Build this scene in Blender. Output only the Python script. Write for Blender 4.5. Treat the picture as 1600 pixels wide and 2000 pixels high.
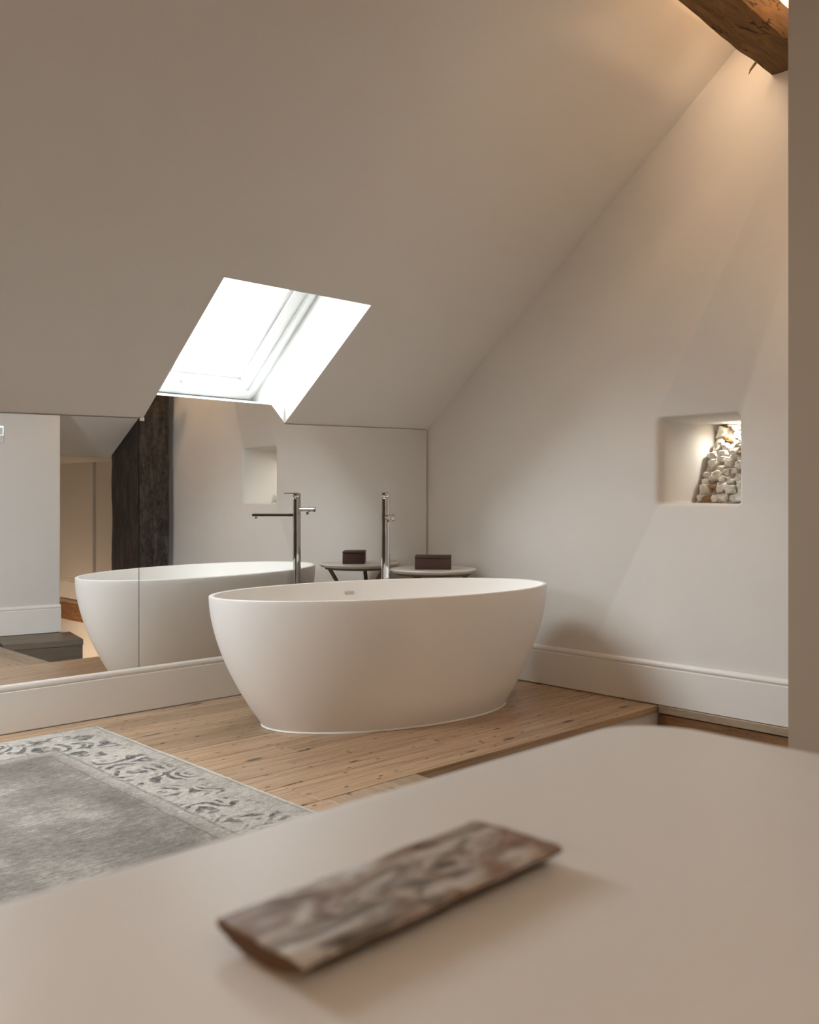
import bpy, bmesh, math, random
from mathutils import Vector, Matrix, noise

random.seed(7)
for o in list(bpy.data.objects):
    bpy.data.objects.remove(o)
scene = bpy.context.scene
COL = scene.collection
PI = math.pi

# ------------------------------------------------------------------ camera
cam_d = bpy.data.cameras.new('camera')
cam = bpy.data.objects.new('camera', cam_d)
COL.objects.link(cam)
scene.camera = cam
YAW = math.radians(46.3347)
cam.location = (-4.0443, -4.0868, 1.0)
cam.rotation_euler = (PI / 2, 0, YAW - PI / 2)
cam_d.sensor_fit = 'HORIZONTAL'
cam_d.sensor_width = 36
cam_d.lens = 36 * 1818.1 / 1600
cam_d.shift_x = -3.06 / 1600
cam_d.shift_y = -21.84 / 1600
cam_d.clip_start = 0.02
cam_d.dof.use_dof = True
cam_d.dof.focus_distance = 4.4
cam_d.dof.aperture_fstop = cam_d.lens / 7.0        # about 7 mm pupil

# ------------------------------------------------------------------ light and exposure
scene.view_settings.view_transform = 'Standard'
scene.view_settings.look = 'None'
scene.view_settings.gamma = 1
scene.view_settings.use_curve_mapping = False
scene.view_settings.exposure = 0.72
scene.cycles.use_denoising = True
scene.cycles.max_bounces = 16
scene.cycles.diffuse_bounces = 8
scene.cycles.glossy_bounces = 6

SKY = 7.0
world = bpy.data.worlds.new('overcast_sky')
scene.world = world
world.use_nodes = True
wbg = world.node_tree.nodes['Background']
wbg.inputs['Color'].default_value = (0.93, 0.97, 1.0, 1)
wbg.inputs['Strength'].default_value = SKY


def lamp(name, kind, loc, energy, color, rot=(0, 0, 0), **kw):
    d = bpy.data.lights.new(name, kind)
    d.energy = energy
    d.color = color
    for k, v in kw.items():
        setattr(d, k, v)
    o = bpy.data.objects.new(name, d)
    COL.objects.link(o)
    o.location = loc
    o.rotation_euler = rot
    return o


WARM = (1.0, 0.62, 0.32)
WARM2 = (1.0, 0.72, 0.48)
# sampling portal for the sky, in the skylight opening
pl = lamp('skylight_portal', 'AREA', (-1.48, 0.02, 2.02), 1, (1, 1, 1),
          rot=(math.radians(-39.5), 0, 0), shape='RECTANGLE', size=0.9, size_y=1.12)
pl.data.cycles.is_portal = True
# warm lamps of the room that stand outside the frame
bs = lamp('beam_spot_lamp', 'SPOT', (-0.46, -2.15, 2.99), 3.8, (1.0, 0.72, 0.47), shadow_soft_size=0.05, spot_size=math.radians(128), spot_blend=1.0)
bs.rotation_euler = Vector((0.80, 0.08, -0.62)).to_track_quat('-Z', 'Y').to_euler()
lamp('beam_strip_lamp', 'AREA', (-0.40, -2.36, 3.075), 9, WARM, rot=(PI, 0, 0),
     shape='RECTANGLE', size=0.7, size_y=0.03)
ss = lamp('beam_side_lamp', 'SPOT', (-0.55, -2.80, 3.25), 13, WARM, shadow_soft_size=0.03, spot_size=math.radians(75), spot_blend=0.8)
ss.rotation_euler = Vector((0.05, 0.9, -0.33)).to_track_quat('-Z', 'Y').to_euler()
lamp('room_lamp_behind', 'POINT', (-5.3, -4.25, 1.35), 20, WARM, shadow_soft_size=0.15)
lamp('rear_slope_fill', 'AREA', (-2.9, -4.55, 2.4), 26, (1.0, 0.88, 0.74), rot=(math.radians(39.5), 0, 0),
     shape='RECTANGLE', size=1.1, size_y=1.1)  # added fill light on the rear slope, lifts the ceiling and table
# hazy bright cloud standing over the skylight, shining towards the gable
sun = lamp('hazy_sun', 'SUN', (-4, 3, 6), 9.0, (0.97, 0.98, 1.0), angle=math.radians(50))
sun.rotation_euler = Vector((1.38, -1.12, -1.25)).to_track_quat('-Z', 'Y').to_euler()
# added fill light on the front slope, left of the frame
lamp('left_slope_fill', 'AREA', (-3.85, -0.45, 1.72), 134, (0.90, 0.96, 1.0), rot=(math.radians(-39.5), 0, 0),
     shape='RECTANGLE', size=0.85, size_y=0.85)
lamp('stair_fill', 'POINT', (-0.65, -4.7, -0.6), 9, WARM2, shadow_soft_size=0.1)  # added warm fill, brightens the timber and plaster of the stairwell
lamp('stair_top_lamp', 'POINT', (-0.75, -2.62, 2.05), 4.5, WARM, shadow_soft_size=0.06)


# ------------------------------------------------------------------ materials
def new_mat(name):
    m = bpy.data.materials.new(name)
    m.use_nodes = True
    nt = m.node_tree
    b = nt.nodes['Principled BSDF']
    return m, nt, b


def node(nt, typ, **kw):
    n = nt.nodes.new(typ)
    for k, v in kw.items():
        setattr(n, k, v)
    return n


def ramp(nt, fac, stops, interp='LINEAR'):
    r = nt.nodes.new('ShaderNodeValToRGB')
    r.color_ramp.interpolation = interp
    e = r.color_ramp.elements
    while len(e) < len(stops):
        e.new(0.5)
    for i, (p, c) in enumerate(stops):
        e[i].position = p
        e[i].color = (c[0], c[1], c[2], 1) if not isinstance(c, (int, float)) else (c, c, c, 1)
    nt.links.new(fac, r.inputs['Fac'])
    return r.outputs['Color']


def mathn(nt, op, a, b=None, c=None):
    n = nt.nodes.new('ShaderNodeMath')
    n.operation = op
    for i, v in enumerate((a, b, c)):
        if v is None:
            continue
        if isinstance(v, (int, float)):
            n.inputs[i].default_value = v
        else:
            nt.links.new(v, n.inputs[i])
    return n.outputs[0]


def mixc(nt, fac, a, b, mode='MIX'):
    n = nt.nodes.new('ShaderNodeMix')
    n.data_type = 'RGBA'
    n.blend_type = mode
    if isinstance(fac, (int, float)):
        n.inputs[0].default_value = fac
    else:
        nt.links.new(fac, n.inputs[0])
    for i, v in ((6, a), (7, b)):
        if isinstance(v, tuple):
            n.inputs[i].default_value = (v[0], v[1], v[2], 1)
        else:
            nt.links.new(v, n.inputs[i])
    return n.outputs[2]


def bump(nt, b, height, strength, dist):
    n = nt.nodes.new('ShaderNodeBump')
    n.inputs['Strength'].default_value = strength
    n.inputs['Distance'].default_value = dist
    nt.links.new(height, n.inputs['Height'])
    nt.links.new(n.outputs[0], b.inputs['Normal'])


def noise_tex(nt, vec, scale, detail=4, rough=0.5, dist=0.0):
    n = nt.nodes.new('ShaderNodeTexNoise')
    n.inputs['Scale'].default_value = scale
    n.inputs['Detail'].default_value = detail
    n.inputs['Roughness'].default_value = rough
    n.inputs['Distortion'].default_value = dist
    if vec is not None:
        nt.links.new(vec, n.inputs['Vector'])
    return n.outputs['Fac']


def mapping(nt, vec, scale=(1, 1, 1), loc=(0, 0, 0)):
    n = nt.nodes.new('ShaderNodeMapping')
    n.inputs['Scale'].default_value = scale
    n.inputs['Location'].default_value = loc
    nt.links.new(vec, n.inputs['Vector'])
    return n.outputs[0]


def obj_coord(nt, shift_random=False):
    tc = nt.nodes.new('ShaderNodeTexCoord')
    v = tc.outputs['Object']
    if shift_random:
        oi = nt.nodes.new('ShaderNodeObjectInfo')
        mul = nt.nodes.new('ShaderNodeVectorMath')
        mul.operation = 'SCALE'
        mul.inputs[0].default_value = (37.0, 61.0, 23.0)
        nt.links.new(oi.outputs['Random'], mul.inputs['Scale'])
        add = nt.nodes.new('ShaderNodeVectorMath')
        add.operation = 'ADD'
        nt.links.new(v, add.inputs[0])
        nt.links.new(mul.outputs[0], add.inputs[1])
        return add.outputs[0], oi.outputs['Random']
    return v


def plain(name, color, rough=0.6, metallic=0.0, bump_scale=None, bump_str=0.1, var=0.0, spec=0.5, bump_dist=0.002):
    m, nt, b = new_mat(name)
    b.inputs['Base Color'].default_value = (*color, 1)
    b.inputs['Roughness'].default_value = rough
    b.inputs['Metallic'].default_value = metallic
    b.inputs['Specular IOR Level'].default_value = spec
    v = obj_coord(nt)
    if var:
        f = noise_tex(nt, v, 2.3, 5, 0.6)
        nt.links.new(ramp(nt, f, [(0.25, tuple(c * (1 - var) for c in color)), (0.75, tuple(min(1, c * (1 + var)) for c in color))]), b.inputs['Base Color'])
    if bump_scale:
        bump(nt, b, noise_tex(nt, v, bump_scale, 6, 0.6), bump_str, bump_dist)
    return m


M_WALL = plain('warm_white_plaster', (0.69, 0.67, 0.645), 0.85, bump_scale=14, bump_str=0.12, var=0.015, spec=0.2)
M_CEIL = plain('warm_white_ceiling_paint', (0.665, 0.645, 0.62), 0.9, bump_scale=10, bump_str=0.06, var=0.012, spec=0.15)
M_TRIM = plain('white_satin_paint', (0.82, 0.80, 0.77), 0.38, bump_scale=20, bump_str=0.03)
M_WINDOW = plain('white_window_paint', (0.68, 0.68, 0.675), 0.4)
M_REVEAL = plain('white_reveal_paint', (0.80, 0.80, 0.79), 0.7)
M_BATH = plain('matt_white_stone_resin', (0.86, 0.84, 0.815), 0.42, bump_scale=60, bump_str=0.02, spec=0.4)
M_CHROME = plain('polished_chrome', (0.70, 0.70, 0.71), 0.05, metallic=1.0)
M_CHROME_DARK = plain('dark_chrome_band', (0.25, 0.25, 0.25), 0.15, metallic=1.0)
M_TABLE = plain('smooth_white_table_lacquer', (0.76, 0.74, 0.71), 0.42, bump_scale=3, bump_str=0.02, spec=0.4)
M_TABLE_UNDER = plain('white_table_base_paint', (0.62, 0.59, 0.55), 0.6)
M_SEAL = plain('white_sealant', (0.85, 0.82, 0.76), 0.4)
M_STONETOP = plain('pale_stone_top', (0.74, 0.71, 0.67), 0.35, var=0.06)
M_DARK = plain('dark_gap', (0.02, 0.018, 0.015), 0.9)
M_LAMPGLASS = None


def wood(name, c_dark, c_mid, c_light, grain=(1.2, 14, 14), rough=0.45, knots=True, flat=False, cracks=False, knot_scale=(2.2, 7, 7), bump_s=0.15, nails=0.0, spec=0.5):
    m, nt, b = new_mat(name)
    v, rnd = obj_coord(nt, True)
    g = noise_tex(nt, mapping(nt, v, grain), 3.0, 8, 0.62, 0.6)
    fine = noise_tex(nt, mapping(nt, v, (grain[0] * 2.0, grain[1] * 7, grain[2] * 7)), 3.0, 4, 0.6, 0.1)
    col = ramp(nt, g, [(0.28, c_dark), (0.5, c_mid), (0.74, c_light)])
    col = mixc(nt, 0.22 if flat else 0.35, col, ramp(nt, fine, [(0.35, c_dark), (0.6, c_light)]))
    # board to board tone
    tone = ramp(nt, rnd, [(0.0, 0.82), (1.0, 1.1)])
    col = mixc(nt, 1.0, col, tone, 'MULTIPLY')
    if knots:
        vo = node(nt, 'ShaderNodeTexVoronoi')
        vo.inputs['Scale'].default_value = 1.0
        if flat:
            vo.voronoi_dimensions = '2D'
        nt.links.new(mapping(nt, v, knot_scale), vo.inputs['Vector'])
        pick = nt.nodes.new('ShaderNodeSeparateColor')
        nt.links.new(vo.outputs['Color'], pick.inputs[0])
        sel = mathn(nt, 'GREATER_THAN', pick.outputs[0], 0.45)
        d = mathn(nt, 'ADD', vo.outputs['Distance'], mathn(nt, 'MULTIPLY', fine, 0.05))
        rad = mathn(nt, 'MULTIPLY_ADD', pick.outputs[1], 0.10, 0.05)
        k = mathn(nt, 'SUBTRACT', 1.0, mathn(nt, 'SMOOTH_MIN', mathn(nt, 'DIVIDE', d, rad), 1.0, 0.3))
        k = mathn(nt, 'MULTIPLY', mathn(nt, 'MULTIPLY', k, 2.2), sel)
        k = mathn(nt, 'MINIMUM', mathn(nt, 'MAXIMUM', k, 0.0), 0.92)
        col = mixc(nt, k, col, tuple(c * 0.16 for c in c_dark))
        # small nail holes and worm marks
        vo2 = node(nt, 'ShaderNodeTexVoronoi')
        vo2.inputs['Scale'].default_value = 1.0
        if flat:
            vo2.voronoi_dimensions = '2D'
        nt.links.new(mapping(nt, v, (knot_scale[0] * 2.4, knot_scale[1] * 1.5, knot_scale[2] * 1.5), (3.3, 1.7, 0.4)), vo2.inputs['Vector'])
        k2 = mathn(nt, 'LESS_THAN', mathn(nt, 'ADD', vo2.outputs['Distance'], mathn(nt, 'MULTIPLY', fine, 0.03)), 0.068)
        col = mixc(nt, mathn(nt, 'MULTIPLY', k2, 0.85), col, tuple(c * 0.12 for c in c_dark))
    if cracks:
        cr = noise_tex(nt, mapping(nt, v, tuple(q * 0.45 for q in grain)), 2.4, 3, 0.5, 0.9)
        ck = mathn(nt, 'LESS_THAN', mathn(nt, 'ABSOLUTE', mathn(nt, 'SUBTRACT', cr, 0.5)), 0.009)
        col = mixc(nt, mathn(nt, 'MULTIPLY', ck, 0.8), col, (0.012, 0.007, 0.004))
    nt.links.new(col, b.inputs['Base Color'])
    b.inputs['Roughness'].default_value = rough
    b.inputs['Specular IOR Level'].default_value = spec
    nt.links.new(ramp(nt, fine, [(0.3, rough * 0.85), (0.7, min(1, rough * 1.2))]), b.inputs['Roughness'])
    bump(nt, b, fine, bump_s, 0.0015)
    return m


M_FLOOR = wood('old_pine_boards', (0.25, 0.15, 0.08), (0.43, 0.285, 0.17), (0.58, 0.425, 0.285), rough=0.29, grain=(0.45, 11, 11), flat=True, bump_s=0.08)
M_FLOOR_Y = wood('old_pine_boards_across', (0.30, 0.21, 0.13), (0.40, 0.29, 0.19), (0.48, 0.37, 0.26), grain=(12, 0.9, 12), rough=0.4, knot_scale=(7, 2.2, 7), flat=True)
M_LANDING = wood('grey_brown_landing_boards', (0.115, 0.088, 0.062), (0.165, 0.13, 0.095), (0.215, 0.175, 0.135), rough=0.5, knot_scale=(2, 5, 5))
M_BEAM = wood('rough_hewn_oak', (0.05, 0.026, 0.010), (0.125, 0.066, 0.025), (0.23, 0.125, 0.046), grain=(1.6, 9, 9), rough=0.75, bump_s=1.0, cracks=True, knot_scale=(3.5, 6, 6), spec=0.25)
M_POST = wood('blackened_oak', (0.012, 0.010, 0.009), (0.032, 0.027, 0.024), (0.13, 0.105, 0.088), grain=(6, 6, 1.2), rough=0.7, bump_s=0.6, knot_scale=(7, 7, 3), spec=0.3)
M_SILL = wood('pale_timber_strip', (0.22, 0.16, 0.10), (0.33, 0.25, 0.17), (0.42, 0.33, 0.24), grain=(10, 1, 10), rough=0.6, knot_scale=(6, 3, 6))
M_BRESS = wood('orange_brown_timber', (0.13, 0.06, 0.022), (0.26, 0.125, 0.045), (0.40, 0.20, 0.08), grain=(8, 1, 8), rough=0.7, bump_s=0.5, knot_scale=(6, 2, 6))
M_LEGS = wood('taupe_turned_wood', (0.14, 0.105, 0.08), (0.20, 0.155, 0.12), (0.27, 0.21, 0.165), grain=(10, 10, 1), rough=0.5, knots=False)


def mirror_mat():
    m, nt, b = new_mat('silvered_mirror_glass')
    b.inputs['Metallic'].default_value = 1.0
    b.inputs['Roughness'].default_value = 0.0
    b.inputs['Base Color'].default_value = (0.94, 0.945, 0.94, 1)
    return m


M_MIRROR = mirror_mat()
M_MIRROR_EDGE = plain('dark_mirror_edge', (0.06, 0.06, 0.055), 0.4)


def glass_mat():
    m = bpy.data.materials.new('clear_window_glass')
    m.use_nodes = True
    nt = m.node_tree
    nt.nodes.clear()
    out = node(nt, 'ShaderNodeOutputMaterial')
    tr = node(nt, 'ShaderNodeBsdfTransparent')
    tr.inputs[0].default_value = (0.96, 0.98, 0.97, 1)
    gl = node(nt, 'ShaderNodeBsdfGlossy')
    gl.inputs['Roughness'].default_value = 0.0
    lw = node(nt, 'ShaderNodeLayerWeight')
    lw.inputs[0].default_value = 0.5
    mx = node(nt, 'ShaderNodeMixShader')
    nt.links.new(mathn(nt, 'MULTIPLY_ADD', mathn(nt, 'POWER', lw.outputs['Facing'], 5.0), 0.9, 0.04), mx.inputs[0])
    nt.links.new(tr.outputs[0], mx.inputs[1])
    nt.links.new(gl.outputs[0], mx.inputs[2])
    nt.links.new(mx.outputs[0], out.inputs[0])
    return m


M_GLASS = glass_mat()


def emit_mat(name, color, strength):
    m = bpy.data.materials.new(name)
    m.use_nodes = True
    nt = m.node_tree
    nt.nodes.clear()
    out = node(nt, 'ShaderNodeOutputMaterial')
    e = node(nt, 'ShaderNodeEmission')
    e.inputs[0].default_value = (*color, 1)
    e.inputs[1].default_value = strength
    nt.links.new(e.outputs[0], out.inputs[0])
    return m


def leather_mat():
    m, nt, b = new_mat('dark_brown_leather')
    v = obj_coord(nt)
    f = noise_tex(nt, v, 40, 6, 0.6)
    nt.links.new(ramp(nt, f, [(0.3, (0.045, 0.019, 0.013)), (0.7, (0.065, 0.028, 0.02))]), b.inputs['Base Color'])
    b.inputs['Roughness'].default_value = 0.5
    bump(nt, b, noise_tex(nt, v, 220, 3, 0.5), 0.2, 0.0008)
    return m


M_LEATHER = leather_mat()


def stone_mat():
    m, nt, b = new_mat('limewashed_rubble')
    v, rnd = obj_coord(nt, True)
    f = noise_tex(nt, v, 16, 6, 0.65)
    c = ramp(nt, f, [(0.3, (0.46, 0.39, 0.32)), (0.44, (0.72, 0.68, 0.62)), (0.62, (0.84, 0.82, 0.78))])
    nt.links.new(c, b.inputs['Base Color'])
    b.inputs['Roughness'].default_value = 0.95
    bump(nt, b, noise_tex(nt, v, 60, 6, 0.7), 0.6, 0.004)
    return m


M_STONE = stone_mat()
M_BRICK = plain('ochre_brick_face', (0.34, 0.20, 0.10), 0.9, bump_scale=40, bump_str=0.5, var=0.25, bump_dist=0.004)


def rug_mat(hw, hl):
    """Distressed rug: pale edge, dark floral border band between thin lines, mottled grey field."""
    m, nt, b = new_mat('distressed_woven_wool')
    v = obj_coord(nt)
    sx = nt.nodes.new('ShaderNodeSeparateXYZ')
    nt.links.new(v, sx.inputs[0])
    wob = mathn(nt, 'MULTIPLY_ADD', noise_tex(nt, v, 9, 3), 0.016, -0.008)
    dx = mathn(nt, 'SUBTRACT', hw, mathn(nt, 'ABSOLUTE', sx.outputs[0]))
    dy = mathn(nt, 'SUBTRACT', hl, mathn(nt, 'ABSOLUTE', sx.outputs[1]))
    d = mathn(nt, 'ADD', mathn(nt, 'MINIMUM', dx, dy), wob)
    # weaving streaks across the rug
    streak = noise_tex(nt, mapping(nt, v, (10, 60, 1)), 1.6, 6, 0.7)
    mott = noise_tex(nt, v, 3.2, 6, 0.65)
    speck = noise_tex(nt, v, 70, 3, 0.7)
    field = ramp(nt, mathn(nt, 'ADD', mathn(nt, 'MULTIPLY', mott, 0.62), mathn(nt, 'MULTIPLY', streak, 0.38)),
                 [(0.34, (0.135, 0.122, 0.106)), (0.5, (0.235, 0.215, 0.19)), (0.62, (0.39, 0.36, 0.32))])
    pale = ramp(nt, mathn(nt, 'ADD', mathn(nt, 'MULTIPLY', mott, 0.5), mathn(nt, 'MULTIPLY', streak, 0.5)),
                [(0.33, (0.29, 0.27, 0.24)), (0.52, (0.48, 0.45, 0.405)), (0.68, (0.60, 0.57, 0.52))])
    # scroll work: warped rings
    warp = nt.nodes.new('ShaderNodeTexNoise')
    warp.inputs['Scale'].default_value = 7.0
    warp.inputs['Detail'].default_value = 3
    nt.links.new(v, warp.inputs['Vector'])
    wadd = nt.nodes.new('ShaderNodeVectorMath')
    wadd.operation = 'MULTIPLY_ADD'
    nt.links.new(warp.outputs['Color'], wadd.inputs[0])
    wadd.inputs[1].default_value = (0.13, 0.13, 0)
    nt.links.new(v, wadd.inputs[2])
    vor = node(nt, 'ShaderNodeTexVoronoi')
    vor.inputs['Scale'].default_value = 6.2
    nt.links.new(wadd.outputs[0], vor.inputs['Vector'])
    rings = mathn(nt, 'SINE', mathn(nt, 'MULTIPLY', vor.outputs['Distance'], 30.0))
    wear = noise_tex(nt, mapping(nt, v, (1, 1.6, 1)), 6.5, 5, 0.65)
    mot = mathn(nt, 'MULTIPLY', mathn(nt, 'GREATER_THAN', mathn(nt, 'ADD', rings, mathn(nt, 'MULTIPLY_ADD', streak, 1.6, -0.8)), 0.05),
                ramp(nt, wear, [(0.44, 0.0), (0.54, 1.0)]))
    mot = mathn(nt, 'MULTIPLY', mot, ramp(nt, speck, [(0.3, 0.35), (0.55, 1.0)]))

    def band(a, bb, s=0.004):
        return mathn(nt, 'MULTIPLY', ramp(nt, mathn(nt, 'MULTIPLY', mathn(nt, 'SUBTRACT', d, a - s), 1 / (2 * s)), [(0, 0.0), (1, 1.0)]),
                     ramp(nt, mathn(nt, 'MULTIPLY', mathn(nt, 'SUBTRACT', d, bb - s), 1 / (2 * s)), [(0, 1.0), (1, 0.0)]))
    inb = band(0.085, 0.30, 0.012)
    infield = ramp(nt, mathn(nt, 'MULTIPLY', mathn(nt, 'SUBTRACT', d, 0.29), 1 / 0.09), [(0, 0.0), (1, 1.0)])
    col = mixc(nt, infield, pale, field)
    col = mixc(nt, mathn(nt, 'MULTIPLY', mathn(nt, 'MULTIPLY', mot, inb), 0.86), col, (0.045, 0.046, 0.048))
    lw = ramp(nt, streak, [(0.42, 0.15), (0.6, 0.85)])
    lines = mathn(nt, 'MAXIMUM', mathn(nt, 'MAXIMUM', band(0.026, 0.032, 0.002), band(0.30, 0.312, 0.003)), band(0.362, 0.368, 0.002))
    col = mixc(nt, mathn(nt, 'MULTIPLY', mathn(nt, 'MULTIPLY', lines, lw), 0.8), col, (0.08, 0.08, 0.08))
    col = mixc(nt, ramp(nt, mathn(nt, 'MULTIPLY', d, 32.0), [(0.0, 0.85), (0.95, 0.0)]), col, (0.76, 0.745, 0.71))
    col = mixc(nt, 1.0, col, ramp(nt, noise_tex(nt, mapping(nt, v, (1, 1.8, 1)), 55, 4, 0.75), [(0.32, 0.68), (0.66, 1.2)]), 'MULTIPLY')
    nt.links.new(col, b.inputs['Base Color'])
    b.inputs['Roughness'].default_value = 0.97
    b.inputs['Specular IOR Level'].default_value = 0.1
    bump(nt, b, mathn(nt, 'ADD', speck, mathn(nt, 'MULTIPLY', streak, 0.6)), 0.7, 0.006)
    return m


def driftwood_mat():
    m, nt, b = new_mat('weathered_bark_wood')
    v = obj_coord(nt)
    w = noise_tex(nt, mapping(nt, v, (9, 26, 20)), 1.6, 6, 0.6, 1.6)
    w2 = noise_tex(nt, mapping(nt, v, (6, 10, 10)), 2.2, 4, 0.55, 0.8)
    silver = ramp(nt, w, [(0.32, (0.065, 0.05, 0.04)), (0.45, (0.26, 0.225, 0.19)), (0.58, (0.54, 0.50, 0.46))])
    brown = ramp(nt, w, [(0.33, (0.075, 0.035, 0.02)), (0.55, (0.20, 0.105, 0.065)), (0.7, (0.30, 0.19, 0.13))])
    col = mixc(nt, ramp(nt, w2, [(0.47, 0.0), (0.60, 0.9)]), silver, brown)
    nt.links.new(col, b.inputs['Base Color'])
    b.inputs['Roughness'].default_value = 0.45
    nt.links.new(ramp(nt, w, [(0.35, 0.65), (0.6, 0.32)]), b.inputs['Roughness'])
    bump(nt, b, w, 0.5, 0.003)
    return m


M_DRIFT = driftwood_mat()
M_BARK = plain('dark_bark_underside', (0.10, 0.05, 0.022), 0.6, bump_scale=60, bump_str=0.6, var=0.3)


# ------------------------------------------------------------------ mesh helpers
def obj(name, bm, mat, parent=None, loc=(0, 0, 0), rot=(0, 0, 0), smooth=None):
    me = bpy.data.meshes.new(name)
    bmesh.ops.recalc_face_normals(bm, faces=bm.faces[:])
    if smooth is not None:
        for f in bm.faces:
            f.smooth = True
        for e in bm.edges:
            if len(e.link_faces) == 2 and e.calc_face_angle(0) > math.radians(smooth):
                e.smooth = False
    bm.to_mesh(me)
    bm.free()
    for mm in (mat if isinstance(mat, (list, tuple)) else [mat]):
        me.materials.append(mm)
    o = bpy.data.objects.new(name, me)
    COL.objects.link(o)
    if parent is not None:
        o.parent = parent
    o.location = loc
    o.rotation_euler = rot
    return o


def thing(name, label, cat, loc=(0, 0, 0), rotz=0.0, group=None):
    o = bpy.data.objects.new(name, None)
    o.empty_display_size = 0.1
    COL.objects.link(o)
    o.location = loc
    o.rotation_euler = (0, 0, rotz)
    o['label'] = label
    o['category'] = cat
    if group:
        o['group'] = group
    return o


def tag(o, label, cat, group=None):
    o['label'] = label
    o['category'] = cat
    if group:
        o['group'] = group
    return o


def struct(o, label, cat):
    o['kind'] = 'structure'
    o['label'] = label
    o['category'] = cat
    return o


def B():
    return bmesh.new()


def box(bm, x0, x1, y0, y1, z0, z1, mi=0):
    vs = [bm.verts.new(p) for p in ((x0, y0, z0), (x1, y0, z0), (x1, y1, z0), (x0, y1, z0),
                                    (x0, y0, z1), (x1, y0, z1), (x1, y1, z1), (x0, y1, z1))]
    fs = [bm.faces.new([vs[i] for i in q]) for q in ((0, 3, 2, 1), (4, 5, 6, 7), (0, 1, 5, 4), (1, 2, 6, 5), (2, 3, 7, 6), (3, 0, 4, 7))]
    for f in fs:
        f.material_index = mi
    return vs, fs


def bevel_all(bm, w, seg=2):
    bmesh.ops.bevel(bm, geom=bm.edges[:], offset=w, segments=seg, affect='EDGES', profile=0.5)


def prism(bm, pts, d, mi=0):
    """extrude polygon pts (list of Vectors) by vector d"""
    a = [bm.verts.new(p) for p in pts]
    b = [bm.verts.new(Vector(p) + Vector(d)) for p in pts]
    n = len(pts)
    fs = [bm.faces.new(a), bm.faces.new(b[::-1])]
    for i in range(n):
        fs.append(bm.faces.new((a[i], b[i], b[(i + 1) % n], a[(i + 1) % n])))
    for f in fs:
        f.material_index = mi
    return fs


def rings(bm, rr, cap0=True, cap1=True, mi=0):
    """loft closed rings (lists of points)"""
    vr = [[bm.verts.new(p) for p in r] for r in rr]
    n = len(vr[0])
    for a, b in zip(vr[:-1], vr[1:]):
        for i in range(n):
            f = bm.faces.new((a[i], a[(i + 1) % n], b[(i + 1) % n], b[i]))
            f.material_index = mi
    if cap0:
        bm.faces.new(vr[0][::-1]).material_index = mi
    if cap1:
        bm.faces.new(vr[-1]).material_index = mi
    return vr


def circ(c, r, n, u, v):
    return [Vector(c) + Vector(u) * (r * math.cos(2 * PI * i / n)) + Vector(v) * (r * math.sin(2 * PI * i / n)) for i in range(n)]


def lathe(bm, prof, n=32, axis=(0, 0, 1), c=(0, 0, 0), cap0=True, cap1=True):
    ax = Vector(axis).normalized()
    u = ax.orthogonal().normalized()
    v = ax.cross(u)
    return rings(bm, [circ(Vector(c) + ax * h, max(r, 1e-4), n, u, v) for r, h in prof], cap0, cap1)


def tube(bm, p0, p1, r0, r1=None, n=16, bev=0.0):
    p0, p1 = Vector(p0), Vector(p1)
    r1 = r0 if r1 is None else r1
    L = (p1 - p0).length
    if bev:
        prof = [(r0 - bev, 0), (r0, bev), (r1, L - bev), (r1 - bev, L)]
    else:
        prof = [(r0, 0), (r1, L)]
    return lathe(bm, prof, n, p1 - p0, p0)


# ------------------------------------------------------------------ room dimensions
XL, XR = -6.6, 0.0          # left wall, gable wall
YB = -5.8                   # wall behind the camera
YRIDGE = -2.9
VX, VY0, VY1 = -1.675, -1.63, -2.55   # stair void in the floor
SN = Vector((0.019, -0.63, -0.777))
SD = -1.12273


def zc(x, y):               # height of the sloping ceiling over (x, y)
    return (SD - SN.x * x - SN.y * y) / SN.z


OUT = Vector((0, 0.636, 0.7716))     # outward normal of the slope

# ------------------------------------------------------------------ floor of single boards
floor = struct(thing('floor', 'old pine board floor with dark knots under the bath and rug', 'floor'), 'old pine board floor with dark knots under the bath and rug', 'floor')
TH = 0.032


def board(x0, x1, y0, y1, mat, name='floor_board', parent=floor, z=0.0, th=TH):
    cx, cy = (x0 + x1) / 2, (y0 + y1) / 2
    bm = B()
    g = 0.0016
    box(bm, x0 - cx + g, x1 - cx - g, y0 - cy + g, y1 - cy - g, -th, 0)
    top = [e for e in bm.edges if all(v.co.z > -1e-6 for v in e.verts)]
    bmesh.ops.bevel(bm, geom=top, offset=0.0018, segments=1, affect='EDGES')
    return obj(name, bm, mat, parent, (cx, cy, z + random.uniform(-0.0012, 0.0)))


rows = [-0.008, -0.115, -0.262, -0.435, -0.60, -0.765, -0.935, -1.085, -1.262, -1.42, VY0]
for i in range(len(rows) - 1):
    cuts = [XL]
    x = XL + random.uniform(0.8, 2.2)
    while x < -0.6:
        cuts.append(x)
        x += random.uniform(1.7, 3.4)
    cuts.append(0.0 if i < len(rows) - 2 else -0.03)
    for a, b_ in zip(cuts[:-1], cuts[1:]):
        board(a, b_, rows[i + 1], rows[i], M_FLOOR)
# short boards across beside the stair void
for k in range(3):
    board(VX - 0.14 * (k + 1), VX - 0.14 * k, VY1 - 0.1, VY0, M_FLOOR_Y)
XS = VX - 0.42
y = VY0
while y > YB + 0.05:
    y2 = max(y - random.uniform(0.15, 0.19), YB)
    board(XL, XS if y > VY1 - 0.1 else -1.68, y2, y, M_FLOOR)
    y = y2
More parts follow.
